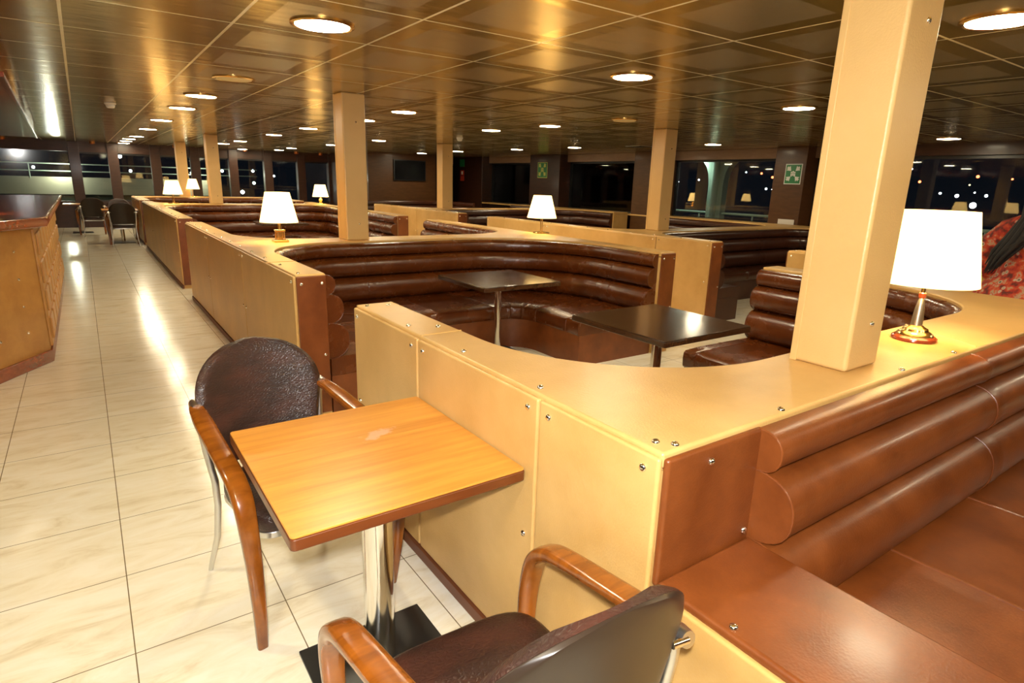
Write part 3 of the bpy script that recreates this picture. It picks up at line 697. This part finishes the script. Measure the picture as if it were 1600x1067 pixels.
# canopy over the bar
cn = thing('bar_canopy', 'reddish wooden canopy over the bar under the ceiling, upper left', 'canopy', (-.4, 5.5, 2.2))
obj('fascia', prism(BM(), [(-.36, 5.5), (-.50, 11.0), (-.62, 15.6), (-3.5, 15.6), (-3.5, 4.4), (-1.2, 4.0)], 2.2, H-.002), MAHOG, cn, .008, off=(.4, -5.5, -2.2))
obj('lower_edge', prism(BM(), [(-.33, 5.48), (-.47, 11.0), (-.59, 15.64), (-.63, 15.64), (-.51, 11.0), (-.37, 5.48)], 2.185, 2.22), MAHOG, cn, .006, off=(.4, -5.5, -2.2))
AMB = emis('amber_spot_glow', (1, .5, .15), 12)
for k, (x, y) in enumerate([(-.78, 7.2), (-.85, 8.3), (-.9, 9.6), (-.95, 11.2), (-1.0, 13.2)]):
    s = thing('canopy_spotlight', ['amber spotlight under the bar canopy, %s from the camera' % q for q in ('nearest', 'second', 'third', 'fourth', 'fifth')][k], 'spotlight', (x, y, 2.2), 0, 'amber spots under the bar canopy')
    obj('ring', lathe(BM(), [(.032, 0), (.045, 0), (.045, -.008), (.032, -.01)], n=20, cap=False), BRASS, s); obj('lens', lathe(BM(), [(.031, -.004), (.0008, -.006)], n=20), AMB, s)
# small copper spots in the front wall header
for k, x in enumerate([-1.55, .40, 2.45, 4.4, 6.0, 6.8]):
    s = thing('header_spotlight', 'copper spot on the header over the front windows, number %s from the left' % ['one', 'two', 'three', 'four', 'five', 'six'][k], 'spotlight', (x, Y1-.30, H), 0, 'copper spots over the front windows')
    obj('ring', lathe(BM(), [(.05, 0), (.07, 0), (.07, -.05), (.05, -.06)], n=20, cap=False), simple('copper', (.6, .22, .07), .3, 1), s); obj('lens', lathe(BM(), [(.049, -.04), (.0008, -.042)], n=20), emis('copper_glow', (1, .25, .05), 3), s)

# ------------------------------------------------------------------ signs on the window posts
GREEN = simple('sign_green', (.02, .22, .07), .4); SW = simple('sign_white', (.8, .85, .8), .5); RED = simple('sign_red', (.6, .05, .02), .4); YEL = simple('sign_yellow_green', (.55, .62, .15), .4)
def assembly_sign(label, y, z, w, h, x, white=True, m2=SW):
    t = thing('assembly_sign', label, 'sign', (x, y, z), 0, 'green assembly point signs')
    obj('border', boxm((-.006, -w/2, 0), (0, w/2, h)), m2, t); obj('panel', boxm((-.009, -w/2+.015, .015), (-.004, w/2-.015, h-.015)), GREEN, t)
    bm = BM(); c = (0, h*.52); s = min(w, h)
    for sy in (-1, 1):
        for sz in (-1, 1):
            tip = (sy*s*.13, c[1]+sz*s*.15); out = (sy*s*.36, c[1]+sz*s*.36)
            # shaft
            dx, dz = out[0]-tip[0], out[1]-tip[1]; L = math.hypot(dx, dz); ux, uz = dx/L, dz/L; nx, nz = -uz, ux
            def q(a, b_): return (-.0115, tip[0]+ux*a+nx*b_, tip[1]+uz*a+nz*b_)
            pts = [q(0, 0), q(.07*s/.3, .05*s/.3), q(.07*s/.3, .02*s/.3), q(L, .02*s/.3), q(L, -.02*s/.3), q(.07*s/.3, -.02*s/.3), q(.07*s/.3, -.05*s/.3)]
            v = [bm.verts.new(p) for p in pts]; bm.faces.new(v)
    obj('arrows', bm, m2, t)
    bm = BM()
    for k, (yy, zz, r) in enumerate([(-.03, .02, .014), (.0, .03, .016), (.03, .02, .014)]):
        cz = c[1]+zz*s/.3; n = 10
        bm.faces.new([bm.verts.new((-.0115, (yy+r*math.cos(2*PI*i/n))*s/.3, cz+r*math.sin(2*PI*i/n)*s/.3)) for i in range(n)])
        box(bm, (-.0118, (yy-.012)*s/.3, cz-.065*s/.3), (-.0112, (yy+.012)*s/.3, cz-.018*s/.3))
    obj('people_symbol', bm, m2, t)
    return t
assembly_sign('green assembly point sign with white arrows on the post left of the near pillar', 6.37, 1.72, .32, .36, 10.68)
assembly_sign('green and yellow assembly sign on the far window post above the slim-stem lamp', 13.85, 1.76, .44, .42, 10.68, m2=YEL)
t = thing('safety_notice', 'stack of small green and red fire notices on the far brown wall', 'notice', (10.68, 18.3, 1.62))
obj('green_notice', boxm((-.008, -.14, .46), (0, .16, .70)), GREEN, t); 
o = obj('red_notice', boxm((-.008, -.12, .0), (0, .12, .16)), RED, t)
o = obj('extinguisher_notice', boxm((-.008, -.12, .18), (0, .12, .34)), RED, t)
obj('white_symbol', boxm((-.011, -.05, .21), (-.007, .05, .31)), SW, o)
for (y, lab_) in ((6.38, 'white socket low on the post left of the near pillar'), (14.0, 'white socket on the far post right of the slim-stem lamp')):
    s = thing('wall_socket', lab_, 'socket', (10.68, y, 1.0), 0, 'white wall sockets')
    obj('plate', boxm((-.012, -.16, 0), (0, .16, .09)), WHITE, s, .004); obj('insert', boxm((-.016, -.12, .02), (-.01, .12, .07)), WHITE, s, .003)

# ------------------------------------------------------------------ outside
struct('ground', boxm((X1+.25, -6, -.6), (X1+3, 26, -.5)), simple('deck_paint', (.03, .05, .04), .6), 'dark outside side deck', smooth=False)
r_ = thing('deck_railing', 'pale green painted ship railing outside the right windows', 'railing', (12.2, 0, -.5))
obj('top_rail', tube(BM(), [(0, -4, 1.55), (0, 22, 1.55)], .03, 12), GREENP, r_)
for k in range(18):
    obj('rail_post', tube(BM(), [(.02, -3.5+k*1.45, 0), (0, -3.5+k*1.45, 1.55)], .02, 8), GREENP, r_)
obj('lower_rail', tube(BM(), [(.02, -4, 1.1), (.02, 22, 1.1)], .014, 8), GREENP, r_)
for (y, lab_) in ((9.1, 'pale green flared deck column outside the window, left of the near pillar'), (16.2, 'pale green column outside the far window')):
    c_ = thing('deck_column', lab_, 'column', (12.2, y, -.5), 0, 'flared deck columns')
    bm = BM(); pr = []
    for (z, hw) in ((0, .2), (1.6, .2), (2.2, .2), (2.45, .24), (2.6, .31), (2.72, .42), (2.78, .5)): pr.append((z, hw))
    pr = [(z, hw*(1.0)) for z, hw in pr]
    ra = [[bm.verts.new((sx*.1, sy*hw, z)) for sx, sy in ((-1, -1), (1, -1), (1, 1), (-1, 1))] for z, hw in pr]
    for a, b2 in zip(ra, ra[1:]):
        for k in range(4): bm.faces.new((a[k], a[(k+1) % 4], b2[(k+1) % 4], b2[k]))
    bm.faces.new(ra[0][::-1]); bm.faces.new(ra[-1])
    obj('web', bm, GREENP, c_, .01); obj('centre_tube', tube(BM(), [(-.12, 0, 0), (-.12, 0, 2.78)], .085, 16), GREENP, c_)
lamp_light('deck_light', 'AREA', (11.9, 9.6, 2.25), 6, (.75, 1, .85), .4)
lamp_light('deck_light', 'AREA', (11.9, 15.8, 2.25), 5, (.75, 1, .85), .4)
struct('ground_front', boxm((-8, Y1+.2, -.6), (12, 34, -.5)), simple('fore_deck', (.04, .05, .035), .6), 'dark fore deck', smooth=False)
bw = thing('fore_deck_bulwark', 'pale lit bulwark band on the fore deck behind the front windows', 'bulwark', (1, 27, -.5))
obj('plate', boxm((-5, 0, 1.25), (3.2, .1, 1.85)), simple('bulwark_paint', (.6, .6, .45), .5), bw, .01)
obj('lower_plate', boxm((-5, .05, 0), (3.2, .12, 1.24)), simple('bulwark_dark', (.04, .06, .04), .5), bw)
bm = BM()
for z in (2.05, 2.3): tube(bm, [(-6, 0, z), (5, 0, z)], .02, 8)
obj('rail', bm, GREENP, bw)
for k in range(8): obj('stanchion', tube(BM(), [(-5+k*1.3, 0, 1.8), (-5+k*1.3, 0, 2.3)], .018, 8), GREENP, bw)
def glow(label, loc, r, col, s, group, name='distant_light'):
    bm = BM(); bmesh.ops.create_icosphere(bm, subdivisions=2, radius=r)
    o = obj(name, bm, emis('shore_glow', col, s)); o.location = loc; tag(o, label, 'light', group)
def at(u, v, D):
    yaw, pitch, roll = .615935, .258975, -.0294636
    m = scene.camera.matrix_world.to_3x3(); d = m @ Vector(((u-800)/935.04, -(v-533.5)/935.04, -1)); 
    return Vector((0, 0, 1.6))+d*D
lamp_light('fore_deck_light', 'POINT', (-.5, 26.6, 1.6), 25, (1, 1, .8), .1)
lamp_light('fore_deck_light', 'POINT', (3.6, 26.6, 1.6), 25, (1, 1, .8), .1)
cols = {'w': (.85, .93, 1), 'y': (1, .8, .4), 'r': (1, .15, .05), 'g': (.7, 1, .8)}
pts = [(94, 288, 9, 'w', 30), (245, 288, 6, 'w', 28), (52, 261, 3, 'w', 60), (204, 267, 3, 'w', 60), (187, 244, 4, 'w', 40), (395, 267, 3, 'w', 60), (379, 300, 4, 'w', 60), (347, 267, 3, 'w', 60), (428, 275, 2.2, 'w', 60), (388, 246, 1.6, 'w', 60), (437, 247, 1.6, 'w', 60), (489, 248, 1.4, 'w', 60), (397, 286, 3, 'g', 70), (299, 270, 2.5, 'g', 70),
       (799, 289, 2.6, 'w', 60), (828, 290, 2.3, 'w', 60), (781, 302, 2, 'w', 60), (899, 259, 2.4, 'w', 80), (911, 255, 1.8, 'y', 80), (934, 259, 2.6, 'w', 80), (955, 261, 2, 'w', 80), (976, 261, 2, 'w', 80), (961, 271, 1.8, 'y', 80), (985, 252, 2, 'w', 80), (970, 251, 1.6, 'w', 80), (1092, 281, 1.8, 'w', 80), (1060, 284, 1.5, 'w', 80), (1190, 271, 2, 'r', 80), (1207, 277, 2.4, 'r', 80), (1197, 295, 2.2, 'w', 80), (1207, 296, 2, 'w', 80), (1166, 269, 1.4, 'w', 80),
       (1437, 284, 2.6, 'r', 80), (1528, 276, 3, 'r', 80), (1582, 280, 2, 'r', 80), (1469, 302, 2.4, 'w', 80), (1495, 306, 3.6, 'w', 80), (1541, 306, 3, 'w', 80), (1520, 321, 6, 'w', 80), (1523, 301, 1.6, 'w', 80), (1425, 264, 1.6, 'w', 80), (1515, 289, 1.4, 'y', 80)]
def side(u): return 'front windows' if u < 560 else 'window above the slim-stem lamp' if u < 880 else 'window left of the square tan pillar' if u < 990 else 'window with the flared green column' if u < 1230 else 'window above the big lamp'
order = {}
for q in pts: order.setdefault((side(q[0]), q[3], q[2] > 5), []).append(q[0])
seen = {}
for (u, v, r, c, D) in pts:
    s = side(u); big = {'w': 'white', 'y': 'yellowish', 'r': 'orange red', 'g': 'pale green'}[c]
    k = (s, big); seen[k] = seen.get(k, 0)+1
    us = sorted(order[(s, c, r > 5)]); kk = us.index(u)
    od = '' if len(us) == 1 else ['first ', 'second ', 'third ', 'fourth ', 'fifth ', 'sixth ', 'seventh ', 'eighth ', 'ninth ', 'tenth ', 'eleventh '][kk]
    glow('%s%s%s shore light%s, %s' % (od, 'large ' if r > 5 else 'tiny ', big, '' if len(us) == 1 else ' from the left', s), at(u, v, D), r*.75*D/935, cols[c], 12 if r > 5 else 5, '%s shore lights through the %s' % (big, s) + (' (large)' if r > 5 else ''))

# ------------------------------------------------------------------ the seated woman at the right edge
def skin(name, nodes, edges, mat, parent, sub=2):
    me = bpy.data.meshes.new(name); me.from_pydata([n[:3] for n in nodes], edges, []); me.materials.append(mat)
    o = bpy.data.objects.new(name, me); C.objects.link(o); o.parent = parent
    md = o.modifiers.new('skin', 'SKIN'); md.use_smooth_shade = True
    for i, n in enumerate(nodes):
        me.skin_vertices[0].data[i].radius = (n[3], n[4] if len(n) > 4 else n[3])
    me.skin_vertices[0].data[0].use_root = True
    s = o.modifiers.new('sub', 'SUBSURF'); s.levels = sub; s.render_levels = sub
    return o
def floral():
    m, t, b_ = nt('red_floral_fabric'); co = coords(t, (1, 1, 1))
    v = N(t, 'ShaderNodeTexVoronoi', Scale=16.0); t.links.new(co, v.inputs[0])
    n = N(t, 'ShaderNodeTexNoise', Scale=17.0, Detail=4.0); t.links.new(co, n.inputs[0])
    c1 = ramp(t, n.outputs[0], [(.38, (.10, .012, .006)), (.46, (.34, .018, .006)), (.56, (.5, .07, .015)), (.62, (.35, .28, .16)), (.68, (.55, .04, .01))])
    c2 = ramp(t, v.outputs[0], [(.12, (.06, .02, .01)), (.22, (.45, .40, .28)), (.30, (.45, .05, .02)), (.42, (0, 0, 0))])
    f = ramp(t, v.outputs[0], [(.30, (1, 1, 1)), (.36, (0, 0, 0))])
    mx = N(t, 'ShaderNodeMix', data_type='RGBA'); t.links.new(f, mx.inputs[0]); t.links.new(c1, mx.inputs[6]); t.links.new(c2, mx.inputs[7])
    t.links.new(mx.outputs[2], b_.inputs['Base Color']); b_.inputs['Roughness'].default_value = .75; return m
SKIN = simple('skin', (.55, .30, .18), .5); HAIR = simple('black_hair', (.006, .004, .003), .75); FLO = floral()
def woman():
    t = thing('person', 'person in a red floral dress with dark hair, cut by the right edge', 'person', (5.22, 1.28, 0), math.radians(60))
    # local: facing -y; pelvis, spine, neck, head, arms, legs
    n = [(0, 0, .95, .15, .12), (0, .0, 1.12, .125, .10), (0, .01, 1.28, .15, .11), (0, .01, 1.40, .13, .09), (0, 0, 1.48, .055), (0, -.01, 1.55, .05), (0, -.02, 1.63, .085, .095), (0, -.015, 1.72, .075, .085),
         (.17, .01, 1.40, .055), (.35, .05, 1.17, .045), (.20, -.16, 1.00, .036), (.12, -.25, 1.02, .03), (-.17, .01, 1.40, .055), (-.35, .05, 1.17, .045), (-.20, -.16, 1.0, .036), (-.12, -.25, 1.02, .03),
         (.10, 0, .85, .09), (.11, -.02, .48, .06), (.11, .02, .09, .04), (.11, -.10, .035, .035), (-.10, 0, .85, .09), (-.11, -.02, .48, .06), (-.11, .02, .09, .04), (-.11, -.10, .035, .035)]
    e = [(0, 1), (1, 2), (2, 3), (3, 4), (4, 5), (5, 6), (6, 7), (3, 8), (8, 9), (9, 10), (10, 11), (3, 12), (12, 13), (13, 14), (14, 15), (0, 16), (16, 17), (17, 18), (18, 19), (0, 20), (20, 21), (21, 22), (22, 23)]
    skin('body', n, e, SKIN, t)
    bm = lathe(BM(), [(.46, .30), (.43, .55), (.39, .80), (.34, .98), (.24, 1.08), (.205, 1.2), (.215, 1.32), (.17, 1.43), (.09, 1.475), (.075, 1.48)], n=48, cap=False)
    for v in bm.verts:
        a = math.atan2(v.co.y, v.co.x); k = 1+.035*math.sin(a*9+v.co.z*4)*max(0, 1.15-v.co.z)*1.5; v.co.x *= k; v.co.y *= k*.72
    o = obj('dress', bm, FLO, t); o.modifiers.new('solid', 'SOLIDIFY').thickness = .004
    for s in (-1, 1):
        bm = tube(BM(), [(s*.13, .01, 1.43), (s*.22, .03, 1.38), (s*.31, .05, 1.28), (s*.37, .06, 1.17), (s*.34, -.02, 1.09), (s*.23, -.15, 1.01)], [.07, .085, .085, .09, .085, .07], 20)
        obj('sleeve', bm, FLO, t)
    n = [(0, .03, 1.73, .105, .10), (0, .07, 1.62, .11, .08), (-.03, .13, 1.45, .09, .06), (.0, .19, 1.32, .05, .04), (.03, .22, 1.22, .025, .02)]
    skin('hair', n, [(0, 1), (1, 2), (2, 3), (3, 4)], HAIR, t)
    for k in range(14):
        a = k*2.4; dx, dy = .035*math.cos(a), .03*math.sin(a); L = .02*(k % 5)
        bm = tube(BM(), [(-.02+dx, .08+dy, 1.66), (-.03+dx*1.6, .135+dy*1.3, 1.47), (.0+dx*1.9, .195+dy*1.4, 1.31+L*.3), (.04+dx*1.6, .235+dy*1.4, 1.19+L), (.075+dx, .26+dy, 1.09+L)], [.022, .022, .018, .012, .002], 8)
        obj('hair_lock', bm, HAIR, t)
    bm = BM()
    for s in (-1, 1):
        r = bmesh.ops.create_icosphere(bm, subdivisions=2, radius=.012); bmesh.ops.translate(bm, verts=r['verts'], vec=(s*.032, -.10, 1.655))
    obj('eyes', bm, WHITE, t)
    skin('nose', [(0, -.105, 1.665, .010), (0, -.125, 1.63, .014), (0, -.11, 1.62, .008)], [(0, 1), (1, 2)], SKIN, t)
    obj('mouth', tube(BM(), [(-.025, -.100, 1.59), (0, -.108, 1.588), (.025, -.100, 1.59)], [.003, .006, .003], 8), RED, t)
    for s in (-1, 1):
        bm = BM(); bx = s*.12
        hands = [(bx, -.25, 1.02, .028, .018), (bx-s*.02, -.31, 1.02, .032, .014)]
        nn_ = list(hands); ee = [(0, 1)]
        for k, (dx, L) in enumerate([(-.027, .062), (-.009, .072), (.010, .068), (.028, .052)]):
            i = len(nn_); nn_ += [(bx-s*.02+dx, -.335, 1.02, .009), (bx-s*.02+dx*1.1, -.335-L*.5, 1.012, .008), (bx-s*.02+dx*1.1, -.335-L, .995, .007)]; ee += [(1, i), (i, i+1), (i+1, i+2)]
        i = len(nn_); nn_ += [(bx-s*.055, -.285, 1.015, .010), (bx-s*.068, -.32, 1.01, .008)]; ee += [(0, i), (i, i+1)]
        skin('hand', nn_, ee, SKIN, t, 1)
woman()
